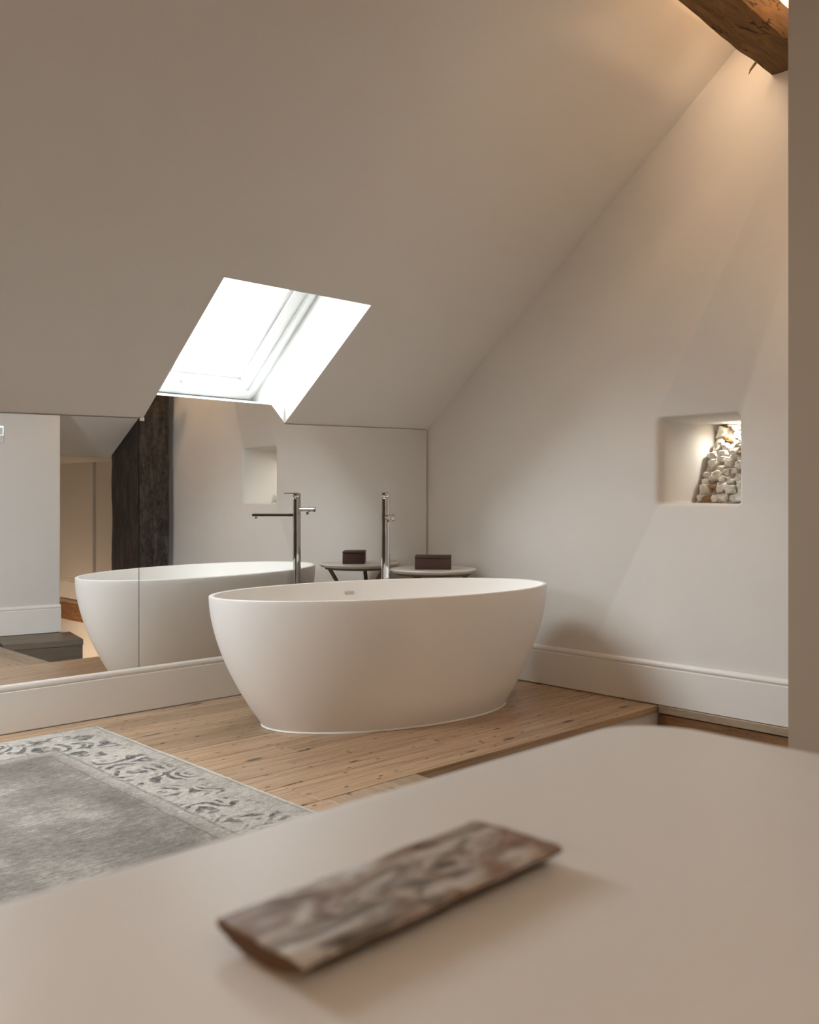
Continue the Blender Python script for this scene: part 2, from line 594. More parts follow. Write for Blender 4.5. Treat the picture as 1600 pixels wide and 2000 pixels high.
# bearers under the boards
bm = B()
box(bm, XL, XR + 0.0, VY0 + 0.03, 0.0, -0.24, -TH - 0.002)
box(bm, XL, VX - 0.02, YB, VY0 + 0.03, -0.24, -TH - 0.002)
obj('subfloor', bm, M_DARK, floor)

# stair void lining
bm = B()
box(bm, VX - 0.02, XR, VY0 + 0.012, VY0 + 0.03, -2.4, -TH - 0.004)      # below the floor edge
o = obj('wall_stairwell', bm, M_WALL)
struct(o, 'pale plastered lining of the stair opening below the floor edge', 'wall')
bm = B()
box(bm, VX - 0.03, VX - 0.005, YB, VY0 + 0.012, -2.4, -TH - 0.004)
o = obj('wall_stairwell_side', bm, M_WALL)
struct(o, 'pale plastered left side of the stair opening', 'wall')
bm = B()
box(bm, VX - 0.03, XR + 0.03, YB, 0, -2.5, -2.4)
struct(obj('floor_lower', bm, M_LANDING), 'dark timber floor of the storey below the stair opening', 'floor')

# landing beyond the void (seen in the mirror)
landing = thing('landing_step', 'grey brown timber landing step with thick edge beyond the stair opening', 'step', (-1.108, -2.425, 0), math.radians(12))
W = 0.49
for k, (a, b_) in enumerate(((0.0, 0.23), (0.23, 0.452))):
    bm = B()
    box(bm, -W - 0.05, 0, -b_ + 0.001, -a - 0.001, -0.045, 0)
    bevel_all(bm, 0.003, 1)
    obj('tread_board', bm, M_LANDING, landing)
for k, (z0, z1) in enumerate(((-0.215, -0.046), (-0.40, -0.217))):
    bm = B()
    box(bm, -W - 0.04, -0.004, -0.03, -0.004, z0, z1)
    bevel_all(bm, 0.002, 1)
    obj('riser_board', bm, M_LANDING, landing)
bm = B()
box(bm, -0.022, -0.004, -0.45, -0.034, -0.40, -0.047)
obj('side_board', bm, M_LANDING, landing)

# ------------------------------------------------------------------ walls
ZK = [(XL, zc(XL, 0)), (0.0, zc(0, 0))]
# wall behind the mirror, rising to the ceiling or to the foot of the skylight
bm = B()
OXL, OXR = -1.905, -1.083
pts = [(XL, 0.012, -0.3), (0.0, 0.012, -0.3), (0.0, 0.012, zc(0, 0) + 0.02), (OXR, 0.012, zc(OXR, 0) + 0.02), (OXR, 0.012, 1.505), (OXL, 0.012, 1.505),
       (OXL, 0.012, zc(OXL, 0) + 0.02), (XL, 0.012, zc(XL, 0) + 0.02)]
prism(bm, [Vector(p) for p in pts], (0, 0.12, 0))
struct(obj('wall_back', bm, M_WALL), 'low knee wall carrying the mirror under the sloping ceiling', 'wall')

# gable wall with niche opening
NY0, NY1, NZ0, NZ1 = -2.032, -1.622, 0.985, 1.402


def rrect(y0, y1, z0, z1, r, n=6):
    out = []
    for (cy, cz, a0) in ((y1 - r, z1 - r, 0), (y0 + r, z1 - r, 90), (y0 + r, z0 + r, 180), (y1 - r, z0 + r, 270)):
        for k in range(n + 1):
            a = math.radians(a0 + 90 * k / n)
            out.append((cy + r * math.cos(a), cz + r * math.sin(a)))
    return out


def ring_at(x, grow_y1, grow_y0, gz, r, wob=0.0):
    pts = rrect(NY0 - grow_y0, NY1 + grow_y1, NZ0 - gz, NZ1 + gz, r)
    res = []
    for k, (yy, zz) in enumerate(pts):
        w = wob * noise.noise(Vector((yy * 6, zz * 6, x * 3)))
        res.append(Vector((x, yy + w, zz + w)))
    return res


gable_outline = [(0.2, -2.4), (0.2, zc(0, 0) + 0.05)]
bm = B()
# front face: outline with hole filled by triangulation
outer = [Vector((0, 0.14, -2.4)), Vector((0, YB, -2.4)), Vector((0, YB, 1.2)), Vector((0, YRIDGE, zc(0, YRIDGE) + 0.05)), Vector((0, 0.14, zc(0, 0.14) + 0.05))]
ov = [bm.verts.new(p) for p in outer]
oe = [bm.edges.new((ov[i], ov[(i + 1) % len(ov)])) for i in range(len(ov))]
R0 = ring_at(0.0, 0.040, 0.020, 0.014, 0.03)
rv = [bm.verts.new(p) for p in R0]
re_ = [bm.edges.new((rv[i], rv[(i + 1) % len(rv)])) for i in range(len(rv))]
bmesh.ops.triangle_fill(bm, use_beauty=True, use_dissolve=False, edges=oe + re_)
seq = [ring_at(0.003, 0.028, 0.013, 0.010, 0.028), ring_at(0.009, 0.017, 0.007, 0.006, 0.024), ring_at(0.02, 0.007, 0.002, 0.002, 0.02), ring_at(0.042, 0.0, 0.0, 0.0, 0.014)]
for k in range(1, 12):
    t = k / 11
    seq.append(ring_at(0.042 + 0.74 * t, 0.0 - 0.006 * t, 0.0, 0.0, 0.014 - 0.004 * t, 0.010 * min(1, k / 3)))
prev = rv
for r in seq:
    cur = [bm.verts.new(p) for p in r]
    n = len(cur)
    for i in range(n):
        bm.faces.new((prev[i], prev[(i + 1) % n], cur[(i + 1) % n], cur[i]))
    prev = cur
bm.faces.new(prev)
gable = obj('wall_right', bm, M_WALL, smooth=40)
struct(gable, 'tall pale gable wall with a small lit niche', 'wall')

# rubble stones in the niche: a slope rising into the depth of the wall
random.seed(21)


def stone(c, s, mat, seed, rough=0.22):
    bm = B()
    bmesh.ops.create_icosphere(bm, subdivisions=3, radius=1.0)
    off = Vector((seed * 3.1, seed * 1.7, seed * 0.9))
    for v in bm.verts:
        p = v.co.copy()
        q = Vector((max(-0.78, min(0.78, p.x)), max(-0.78, min(0.78, p.y)), max(-0.72, min(0.72, p.z))))
        k = 1 + rough * noise.noise(p * 1.3 + off) + rough * 0.55 * noise.noise(p * 3.4 + off) + rough * 0.25 * noise.noise(p * 8 + off)
        v.co = Vector((q.x * s[0], q.y * s[1], q.z * s[2])) * (k * 1.15)
    o = obj('stone', bm, mat, gable, c, (random.uniform(-.25, .25), random.uniform(-.25, .25), random.uniform(-.4, .4)), smooth=60)
    return o


def pile_x(z):
    return 0.310 + (z - NZ0) * 0.62


spots = []
tries = 0
while len(spots) < 130 and tries < 9000:
    tries += 1
    zz = random.uniform(NZ0 + 0.022, NZ1 - 0.005)
    yy = random.uniform(NY0 + 0.01, NY1 - 0.028)
    r = random.choice((0.018, 0.022, 0.026, 0.031, 0.038))
    if all((zz - a) ** 2 + ((yy - b_) * 0.85) ** 2 > (0.80 * (r + c)) ** 2 for a, b_, c in spots):
        spots.append((zz, yy, r))
for k, (zz, yy, r) in enumerate(sorted(spots)):
    brick = k % 9 == 4
    yy = min(yy, NY1 - 0.014 - r * 1.05)
    zz = max(zz, NZ0 + r * 0.9)
    stone((pile_x(zz) + random.uniform(-0.02, 0.025), yy, zz), (max(0.03, r * 1.3), r * 1.28 if brick else r * 1.12, r * 0.62 if brick else r * 0.98),
          M_BRICK if brick else M_STONE, k, 0.12 if brick else 0.42)
# packing behind the stones
bm = B()
prism(bm, [Vector((0.325, NY0 + 0.002, NZ0 + 0.001)), Vector((0.76, NY0 + 0.002, NZ0 + 0.001)), Vector((0.76, NY0 + 0.002, NZ1 - 0.004)), Vector((0.585, NY0 + 0.002, NZ1 - 0.004))], (0, NY1 - NY0 - 0.012, 0))
obj('mortar_packing', bm, M_STONE, gable)
# niche lamp
nl = thing('recessed_downlight', 'tiny lit downlight in the top of the stone filled niche', 'light', (0.48, -1.755, 1.396))
bm = B()
lathe(bm, [(0.026, 0.0), (0.026, -0.006), (0.019, -0.008), (0.018, -0.002)], 24, cap0=False, cap1=False)
obj('trim_ring', bm, M_WINDOW, nl, smooth=40)
bm = B()
lathe(bm, [(0.018, -0.0015), (0.018, -0.0045)], 24)
obj('lens', bm, emit_mat('warm_lamp_lens', (1, 0.93, 0.78), 60), nl)
nlp = lamp('niche_lamp', 'SPOT', (0.48, -1.755, 1.382), 2.5, (1, 0.93, 0.80), shadow_soft_size=0.016, spot_size=math.radians(160), spot_blend=0.9)
nlp.rotation_euler = Vector((-0.25, -0.05, -0.9)).to_track_quat('-Z', 'Y').to_euler()

# other walls, out of the direct view
bm = B()
prism(bm, [Vector((XL, 0.13, -0.3)), Vector((XL, YB, -0.3)), Vector((XL, YB, 1.2)), Vector((XL, YRIDGE, zc(XL, YRIDGE) + 0.05)), Vector((XL, 0.13, zc(XL, 0.13) + 0.05))], (-0.1, 0, 0))
struct(obj('wall_left', bm, plain('added_dark_wall_tone', (0.085, 0.07, 0.058), 0.8)), 'wall with added dark tone at the far left end of the attic', 'wall')  # dark tone put in so the chrome has something dark to reflect
bm = B()
box(bm, XL, XR, YB - 0.1, YB, -2.4, 1.45)
struct(obj('wall_front', bm, M_WALL), 'plain low pale wall behind the camera', 'wall')

door = struct(thing('added_dark_door', 'dark brown panelled double door in the far left wall', 'door', (XL + 0.002, -2.3, 0)), 'dark brown panelled double door in the far left wall', 'door')  # unseen door, added as a dark shape for the chrome to reflect
M_DOOR = plain('added_door_dark_tone', (0.05, 0.035, 0.025), 0.5)
for k, yy in enumerate((-0.82, 0.02)):
    bm = B()
    box(bm, 0, 0.04, yy, yy + 0.80, 0.005, 2.05)
    lf = obj('leaf', bm, M_DOOR, door)
    for z0, z1 in ((0.2, 0.95), (1.1, 1.9)):
        bm = B()
        box(bm, 0.0401, 0.05, yy + 0.14, yy + 0.66, z0, z1)
        bevel_all(bm, 0.006, 2)
        obj('panel', bm, M_DOOR, lf)

# inner pier beside the stairs; its end shows at the right edge of the frame
PA, PB = Vector((-1.604, -2.992, 0)), Vector((-1.075, -2.903, 0))
bm = B()
prism(bm, [Vector((PA.x, PA.y, -2.4)), Vector((PB.x, PB.y, -2.4)), Vector((PB.x, YB, -2.4)), Vector((PA.x, YB, -2.4))], (0, 0, 6.1))
bmesh.ops.bevel(bm, geom=[e for e in bm.edges if abs(e.verts[0].co.z - e.verts[1].co.z) > 1], offset=0.006, segments=2, affect='EDGES')
pier = struct(obj('wall_inner', bm, M_WALL, smooth=30), 'pale plastered pier beside the stair opening at the right edge', 'wall')

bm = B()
box(bm, PA.x - 0.0125, PA.x - 0.0005, YB, PA.y + 0.0, 0.0, 3.68)  # thin sheet, the pier end's dim warm shade put into its colour
struct(obj('pier_end_shade', bm, plain('pier_shade_tone', (0.41, 0.335, 0.26), 0.7, bump_scale=14, bump_str=0.1)), 'tall added sheet with painted shade over the end of the pier at the right edge', 'trim')

# low nook over the stairs beyond the pier
bm = B()
X0, X1 = PB.x + 0.002, 0.0
prism(bm, [Vector((X0, -2.76, 1.846)), Vector((X0, -3.546, 1.378)), Vector((X0, -3.57, 1.43)), Vector((X0, -2.76, 1.906))], (-0.362 - X0, 0, 0))
prism(bm, [Vector((X0, -3.5565, 1.378)), Vector((X0, YB, 1.378)), Vector((X0, YB, 1.43)), Vector((X0, -3.5565, 1.43))], (X1 - X0, 0, 0))
struct(obj('ceiling_nook', bm, M_CEIL), 'low sloping ceiling over the stair nook', 'ceiling')
bm = B()
box(bm, -0.03, -0.001, YB, -4.61, 0.215, 1.377)
struct(obj('trim_4', bm, M_WALL), 'pale flush wall panel at the back of the stair nook', 'trim')

# ------------------------------------------------------------------ ceiling with skylight opening
TL, TR, BR, BL = (-1.888, -0.678), (-1.045, -0.661), (-1.083, 0.0), (-1.905, 0.0)
P3 = lambda xy: Vector((xy[0], xy[1], zc(*xy)))
bm = B()
x0, x1 = XL, 0.0


def quad(bm, a, b_, c, d, mi=0):
    f = bm.faces.new([bm.verts.new(p) for p in (a, b_, c, d)])
    f.material_index = mi
    return f


yb = 0.012
quad(bm, P3((x0, yb)), P3((BL[0], yb)), P3(TL), P3((x0, TL[1])))
quad(bm, P3((BR[0], yb)), P3((x1, yb)), P3((x1, TR[1])), P3(TR))
quad(bm, P3((x0, TL[1])), P3(TL), P3((TL[0], YRIDGE)), P3((x0, YRIDGE)))
quad(bm, P3(TL), P3(TR), P3((TR[0], YRIDGE)), P3((TL[0], YRIDGE)))
quad(bm, P3(TR), P3((x1, TR[1])), P3((x1, YRIDGE)), P3((TR[0], YRIDGE)))
# other slope, behind the camera
quad(bm, P3((x0, YRIDGE)), P3((x1, YRIDGE)), Vector((x1, YB, zc(x1, 0))), Vector((x0, YB, zc(x0, 0))))
bmesh.ops.remove_doubles(bm, verts=bm.verts[:], dist=0.0005)
ceil = struct(obj('ceiling', bm, M_CEIL), 'large sloping attic ceiling with a skylight cut into it', 'ceiling')
# roof skin, keeps the sky out everywhere but the window
bm = B()
o_ = OUT * 0.46


def up3(xy):
    return P3(xy) + o_


WX0, WX1 = -1.93, -1.045       # window rough opening
SV0, SV1 = 0.344, -0.47        # y of window plane bottom and top


def wpl(x, yv, off=0.0):
    """point on the window plane (offset outwards by off)"""
    z0 = 1.566 + (0.344 - yv) * math.tan(math.radians(39.53))
    return Vector((x, yv, z0)) + OUT * off


ra, rb = wpl(0, 0.9, 0.12), wpl(0, -3.6, 0.12)
for (xa, xb, ya_, yb_) in ((XL, WX0, 0.9, -3.6), (WX1, 0.9, 0.9, -3.6), (WX0, WX1, 0.9, SV0), (WX0, WX1, SV1, -3.6)):
    quad(bm, wpl(xa, ya_, 0.10), wpl(xb, ya_, 0.10), wpl(xb, yb_, 0.10), wpl(xa, yb_, 0.10))
top = wpl(0, -3.6, 0.10).z
quad(bm, Vector((XL, -3.6, top)), Vector((0.9, -3.6, top)), Vector((0.9, -7, top - 2.8)), Vector((XL, -7, top - 2.8)))
struct(obj('ceiling_roof_skin', bm, M_DARK), 'outer roof skin over the attic', 'roof')

# reveals of the skylight
bm = B()
tl, tr = P3(TL), P3(TR)
br = P3((BR[0], 0.012))
bl = P3((BL[0], 0.012))
wbr, wtr, wbl, wtl = wpl(-1.063, SV0), wpl(-1.063, SV1), wpl(-1.915, SV0), wpl(-1.915, SV1)
notch_r, notch_l = Vector((BR[0], 0.012, 1.512)), Vector((BL[0], 0.012, 1.512))
foot_r, foot_l = notch_r + Vector((0, 0, 0)), notch_l
bm.faces.new([bm.verts.new(p) for p in (tr, br, notch_r, wbr, wtr)])
bm.faces.new([bm.verts.new(p) for p in (tl, wtl, wbl, notch_l, bl)])
quad(bm, notch_l, notch_r, wbr, wbl)
quad(bm, tl, tr, wtr, wtl)
rev = obj('reveal', bm, M_REVEAL, ceil)
rev['label'] = 'bright white skylight reveal'

# window
win = struct(thing('window_1', 'white framed skylight with bright overcast sky behind', 'window'), 'white framed skylight with bright overcast sky behind', 'window')


def wframe(x0, x1, v0, v1, w, o0, o1, name, mat, parent, bev=0.004):
    """rectangular frame in the window plane; v along y; w member width"""
    bm = B()
    cy = math.cos(math.radians(39.53))
    wy = w * cy

    def bar(xa, xb, ya_, yb_):
        pts = [wpl(xa, ya_, o0), wpl(xb, ya_, o0), wpl(xb, yb_, o0), wpl(xa, yb_, o0)]
        prism(bm, pts, OUT * (o1 - o0))
    bar(x0, x1, v0, v0 - wy)
    bar(x0, x1, v1 + wy, v1)
    bar(x0, x0 + w, v0 - wy, v1 + wy)
    bar(x1 - w, x1, v0 - wy, v1 + wy)
    return obj(name, bm, mat, parent)


fr = wframe(-1.935, -1.040, SV0 + 0.02, SV1 - 0.02, 0.055, -0.004, 0.11, 'window_frame', M_WINDOW, win)
wframe(-1.885, -1.088, SV0 - 0.018, SV1 + 0.02, 0.028, -0.016, 0.02, 'frame_bead', M_WINDOW, win)
sash = wframe(-1.86, -1.118, SV0 - 0.045, SV1 + 0.04, 0.075, 0.012, 0.085, 'sash', M_WINDOW, win)
wframe(-1.788, -1.19, SV0 - 0.103, SV1 + 0.098, 0.03, 0.030, 0.06, 'glazing_bead', M_WINDOW, sash)
bm = B()
pts = [wpl(-1.78, SV0 - 0.11, 0.045), wpl(-1.20, SV0 - 0.11, 0.045), wpl(-1.20, SV1 + 0.105, 0.045), wpl(-1.78, SV1 + 0.105, 0.045)]
prism(bm, pts, OUT * 0.006)
obj('pane', bm, M_GLASS, sash)
bm = B()
hp = wpl(-1.53, 0.275, 0.0)
tube(bm, hp - OUT * 0.026, hp + OUT * 0.02, 0.011, n=16, bev=0.002)
tube(bm, hp - OUT * 0.02 + Vector((-0.06, 0, 0)), hp - OUT * 0.02 + Vector((0.012, 0, 0)), 0.008, n=12, bev=0.002)
obj('handle', bm, M_WINDOW, sash, smooth=40)

# added frames around the two fill lights, outside the frame of the picture
def fill_frame(name, label, c, rx, sx, sy):
    w_ = struct(thing(name, label, 'window', c), label, 'window')
    w_.rotation_euler = (math.radians(rx), 0, 0)
    bm = B()
    for (a0, a1, b0, b1) in ((-sx - .06, sx + .06, -sy - .06, -sy), (-sx - .06, sx + .06, sy, sy + .06), (-sx - .06, -sx, -sy, sy), (sx, sx + .06, -sy, sy)):
        box(bm, a0, a1, b0, b1, -0.02, 0.04)
    obj('window_frame', bm, M_WINDOW, w_)  # added frame around a fill light, no real window


fill_frame('fill_frame_left', 'added white frame around the fill light on the front slope, left of the picture', (-3.85, -0.45, 1.72), -39.5, 0.425, 0.425)
fill_frame('fill_frame_rear', 'added white frame around the fill light on the rear slope behind the camera', (-2.9, -4.55, 2.4), 39.5, 0.55, 0.55)

# ------------------------------------------------------------------ skirting boards
SKP = [(0, 0.211), (0.011, 0.211), (0.017, 0.207), (0.0205, 0.200), (0.0205, 0.192), (0.017, 0.186), (0.0135, 0.184), (0.0135, 0.1815), (0.022, 0.178), (0.022, 0.004), (0, 0.004)]


def skirt(p0, p1, nrm, name, label, parent_offset=0.0):
    p0, p1, nrm = Vector(p0), Vector(p1), Vector(nrm)
    bm = B()
    prism(bm, [p0 + nrm * d + Vector((0, 0, z)) for d, z in SKP], p1 - p0)
    return struct(obj(name, bm, M_TRIM, smooth=30), label, 'skirting')


skirt((XL, 0.011, 0), (-0.0225, 0.011, 0), (0, -1, 0), 'baseboard_back', 'white moulded skirting board under the mirror')
skirt((-0.0005, 0.011, 0), (-0.0005, -3.18, 0), (-1, 0, 0), 'baseboard_right', 'white moulded skirting board along the gable wall')
skirt((-0.0005, -3.56, 0), (-0.0005, YB, 0), (-1, 0, 0), 'baseboard_nook', 'white skirting board along the wall of the stair nook')
dv = (PB - PA).normalized()
nv = Vector((-dv.y, dv.x, 0))
skirt(PA + nv * 0.0008, PB + nv * 0.0008, nv, 'baseboard_inner', 'white skirting board at the foot of the pier')

# timbers under the gable skirting along the stair opening
bm = B()
box(bm, -0.034, -0.001, YB, VY0 - 0.002, -0.036, 0.001)
bevel_all(bm, 0.004, 2)
struct(obj('trim_1', bm, M_SILL), 'pale knotted timber strip below the gable skirting', 'trim')
bm = B()
nseg = 60
rr = []
for i in range(nseg + 1):
    yv = VY0 - 0.002 + (YB - VY0) * i / nseg
    j = 0.004 * noise.noise(Vector((yv * 5, 0, 0)))
    j2 = 0.006 * noise.noise(Vector((yv * 7, 3, 0)))
    rr.append([Vector((-0.001, yv, -0.041)), Vector((-0.024 + j, yv, -0.042 + j2)), Vector((-0.026 + j2, yv, -0.21 + j)), Vector((-0.001, yv, -0.213))])
rings(bm, rr)
struct(obj('trim_2', bm, M_BRESS), 'rough orange brown bearer timber under the pale strip', 'trim')

# ------------------------------------------------------------------ mirrors
ZB = 0.2115


def mirror(pts, name, label):
    bm = B()
    fs = prism(bm, [Vector(p) for p in pts], (0, 0.008, 0), 1)
    for f in fs:
        c = f.calc_center_median()
        if abs(c.y) < 1e-5:
            f.material_index = 0
    o = obj(name, bm, [M_MIRROR, M_MIRROR_EDGE])
    tag(o, label, 'mirror', None)
    return o


g = 0.0015
XJ = -1.929
cgap = 0.007
mirror([(XL + 0.1, 0, ZB), (XJ - g, 0, ZB), (XJ - g, 0, zc(XJ, 0) - cgap), (XL + 0.1, 0, zc(XL, 0) - cgap)], 'wall_mirror', 'left plain mirror pane on the low wall, reflecting the bright pier')
mirror([(XJ + g, 0, ZB), (-0.014, 0, ZB), (-0.014, 0, zc(0, 0) - cgap), (BR[0], 0, zc(BR[0], 0) - cgap), (BR[0] - 0.0, 0, 1.510), (BL[0], 0, 1.510), (BL[0], 0, zc(BL[0], 0) - cgap), (XJ + g, 0, zc(XJ, 0) - cgap)],
       'wall_mirror', 'right mirror pane behind the bath, notched up into the skylight')
bm = B()
box(bm, XJ + 0.004, XJ + 0.026, -0.004, -0.0005, zc(XJ, 0) - 0.018, zc(XJ, 0) - 0.001)
tag(obj('mirror_clip', bm, M_WINDOW), 'tiny white clip at the top of the joint between the mirror panes', 'clip')

# ------------------------------------------------------------------ bath
BC = (-1.0657, -0.8182)
bath = thing('bathtub', 'freestanding oval matt white bath on the pine boards before the mirror', 'bath', (BC[0], BC[1], 0), math.radians(-13.5))
A0, B0, HB, A1, B1 = 0.8706, 0.4608, 0.5864, 0.6301, 0.3361
NB = 144


def ell(a, b_, z, n=NB):
    return [Vector((a * math.cos(2 * PI * i / n), b_ * math.sin(2 * PI * i / n), z)) for i in range(n)]


bm = B()
rr = []
zlow = 0.006
for k in range(29):
    t = 1 - k / 28
    q = t ** 1.75
    rr.append(ell(A0 + (A1 - A0) * q, B0 + (B1 - B0) * q, zlow + (HB - 0.006 - zlow) * (1 - t)))
rr.append(ell(A0 - 0.001, B0 - 0.001, HB - 0.002))
rr.append(ell(A0 - 0.005, B0 - 0.005, HB))
rr.append(ell(A0 - 0.019, B0 - 0.017, HB))
rr.append(ell(A0 - 0.0225, B0 - 0.021, HB - 0.002))
for k in range(1, 23):
    s = k / 22
    q = s ** 2.2
    rr.append(ell(0.848 - 0.33 * q, 0.439 - 0.20 * q, HB - 0.005 - (HB - 0.135) * s))
for f_ in (0.90, 0.6, 0.3):
    rr.append(ell(0.518 * f_, 0.239 * f_, 0.131 - 0.006 * (1 - f_)))
rings(bm, rr)
obj('shell', bm, M_BATH, bath, smooth=50)
bm = B()
rr = [ell(A1 + 0.0045, B1 + 0.0045, 0.0005), ell(A1 + 0.0035, B1 + 0.0035, 0.005), ell(A1 - 0.002, B1 - 0.002, 0.009), ell(A1 - 0.02, B1 - 0.02, 0.009), ell(A1 - 0.02, B1 - 0.02, 0.0005)]
rings(bm, rr, False, False)
sb = obj('sealant_bead', bm, M_SEAL, bath, smooth=60)
bm = B()
# slot overflow on the far inner side
box(bm, -0.029, 0.029, -0.006, 0.006, -0.0075, 0.0075)
bmesh.ops.bevel(bm, geom=[e for e in bm.edges if abs(e.verts[0].co.y - e.verts[1].co.y) > 0.005], offset=0.007, segments=5, affect='EDGES')
obj('overflow_slot', bm, plain('taupe_overflow_trim', (0.50, 0.45, 0.41), 0.5), bath, (0.004, 0.4355, 0.525), (math.radians(4), 0, 0), smooth=40)
bm = B()
lathe(bm, [(0.032, 0.0), (0.032, 0.004), (0.028, 0.006)], 32)
obj('drain', bm, M_CHROME, bath, (0, 0, 0.1255), smooth=40)

# ------------------------------------------------------------------ floor standing bath filler
fx, fy = -0.7085, -0.3934
SD_ = Vector((-0.62, -0.785, 0)).normalized()
SP = Vector((0.72, -0.694, 0)).normalized()
fau = thing('bath_filler', 'tall chrome floor standing bath tap behind the tub rim', 'tap', (fx, fy, 0))
bm = B()
lathe(bm, [(0.045, 0.0005), (0.045, 0.008), (0.040, 0.012)], 40)
obj('base_plate', bm, M_CHROME, fau, smooth=30)
RC = 0.0232
bm = B()
lathe(bm, [(RC, 0.011), (RC, 1.012), (RC - 0.002, 1.015)], 48)
obj('column', bm, M_CHROME, fau, smooth=30)
bm = B()
lathe(bm, [(RC - 0.004, 1.0145), (RC - 0.004, 1.0195)], 40)
obj('cap_ring', bm, M_CHROME_DARK, fau, smooth=30)
bm = B()
lathe(bm, [(RC - 0.001, 1.019), (RC, 1.021), (RC, 1.042), (RC - 0.002, 1.0445)], 48)
cap = obj('cap', bm, M_CHROME, fau, smooth=30)
bm = B()
side = Vector((-SD_.y, SD_.x, 0))
pts = [SD_ * -0.012 + side * 0.009, SD_ * -0.012 - side * 0.009, SD_ * 0.078 - side * 0.007, SD_ * 0.078 + side * 0.007]
prism(bm, [p + Vector((0, 0, 1.0435)) for p in pts], (0, 0, 0.0045))
bevel_all(bm, 0.001, 1)
obj('lever', bm, M_CHROME, cap)
bm = B()
# flattened spout
zs = 0.914
prof = []
for (L_, hw, hh) in ((0.018, 0.0115, 0.0105), (0.268, 0.0115, 0.0105), (0.274, 0.0095, 0.0085)):
    prof.append([SD_ * L_ + side * (hw * sy) + Vector((0, 0, zs + hh * sz)) for sy, sz in
                 ((-1, -.6), (-.6, -1), (.6, -1), (1, -.6), (1, .6), (.6, 1), (-.6, 1), (-1, .6))])
rings(bm, prof)
sp = obj('spout', bm, M_CHROME, fau)
bm = B()
lathe(bm, [(0.009, zs - 0.0095), (0.009, zs - 0.021), (0.007, zs - 0.022)], 24, c=SD_ * 0.25)
obj('aerator', bm, M_CHROME, sp, smooth=30)
bm = B()
lathe(bm, [(RC + 0.0012, zs - 0.017), (RC + 0.0012, zs + 0.017)], 48, cap0=True, cap1=True)
obj('spout_collar', bm, M_CHROME, fau, smooth=30)
bm = B()
zh = 0.948
tube(bm, -SD_ * 0.018 + Vector((0, 0, zh)), -SD_ * 0.107 + Vector((0, 0, zh)), 0.0135, n=28, bev=0.002)
hh_ = obj('shower_outlet', bm, M_CHROME, fau, smooth=30)
bm = B()
lathe(bm, [(0.0095, zh - 0.012), (0.0095, zh - 0.028), (0.008, zh - 0.030)], 20, c=-SD_ * 0.066)
obj('hose_stub', bm, M_CHROME, hh_, smooth=30)
bm = B()
lathe(bm, [(0.0145, 0.0), (0.0145, 0.004)], 28, axis=-SD_, c=-SD_ * 0.108 + Vector((0, 0, zh)))
obj('end_cap', bm, M_CHROME_DARK, hh_, smooth=30)
bm = B()
zd = 0.911
tube(bm, SP * 0.016 + Vector((0, 0, zd)), SP * 0.036 + Vector((0, 0, zd)), 0.009, n=24)
tube(bm, SP * 0.033 + Vector((0, 0, zd)), SP * 0.049 + Vector((0, 0, zd)), 0.0185, n=28, bev=0.0015)
kn = obj('diverter_knob', bm, M_CHROME, fau, smooth=30)
bm = B()
tube(bm, SD_ * 0.018 + Vector((0, 0, 0.958)), SD_ * 0.042 + Vector((0, 0, 0.957)), 0.0055, 0.004, n=14)
obj('side_pin', bm, M_CHROME, fau, smooth=30)

# ------------------------------------------------------------------ side table and box
tx, ty, tz, tr_ = -0.278, -0.3246, 0.613, 0.2477
tab = thing('side_table', 'small round pale topped side table with crossing wood legs in the corner', 'table', (tx, ty, 0))
bm = B()
lathe(bm, [(tr_ - 0.05, tz - 0.024), (tr_ - 0.012, tz - 0.020), (tr_ - 0.002, tz - 0.010), (tr_, tz - 0.004), (tr_ - 0.003, tz)], 72)
obj('table_top', bm, M_STONETOP, tab, smooth=35)
bm = B()
lathe(bm, [(tr_ - 0.055, tz - 0.034), (tr_ - 0.035, tz - 0.034), (tr_ - 0.030, tz - 0.0235), (tr_ - 0.055, tz - 0.0235)], 64)
obj('apron_ring', bm, M_LEGS, tab, smooth=35)
for k in range(3):
    a = math.radians(200 + 120 * k)
    b_ = a + math.radians(146)
    bm = B()
    tube(bm, (0.195 * math.cos(a), 0.195 * math.sin(a), tz - 0.030), (0.225 * math.cos(b_), 0.225 * math.sin(b_), 0.001), 0.0125, 0.009, 16)
    obj('leg', bm, M_LEGS, tab, smooth=40)
bx = thing('leather_box', 'dark brown leather tissue box on the round side table', 'box', (tx - 0.022, ty - 0.022, tz + 0.0005), math.radians(-44 - 3.0))
bm = B()
box(bm, -0.1015, 0.1015, -0.068, 0.068, 0, 0.062)
bevel_all(bm, 0.004, 3)
obj('body', bm, M_LEATHER, bx, smooth=40)
bm = B()
box(bm, -0.1025, 0.1025, -0.069, 0.069, 0.0625, 0.077)
bevel_all(bm, 0.004, 3)
obj('lid', bm, M_LEATHER, bx, smooth=40)

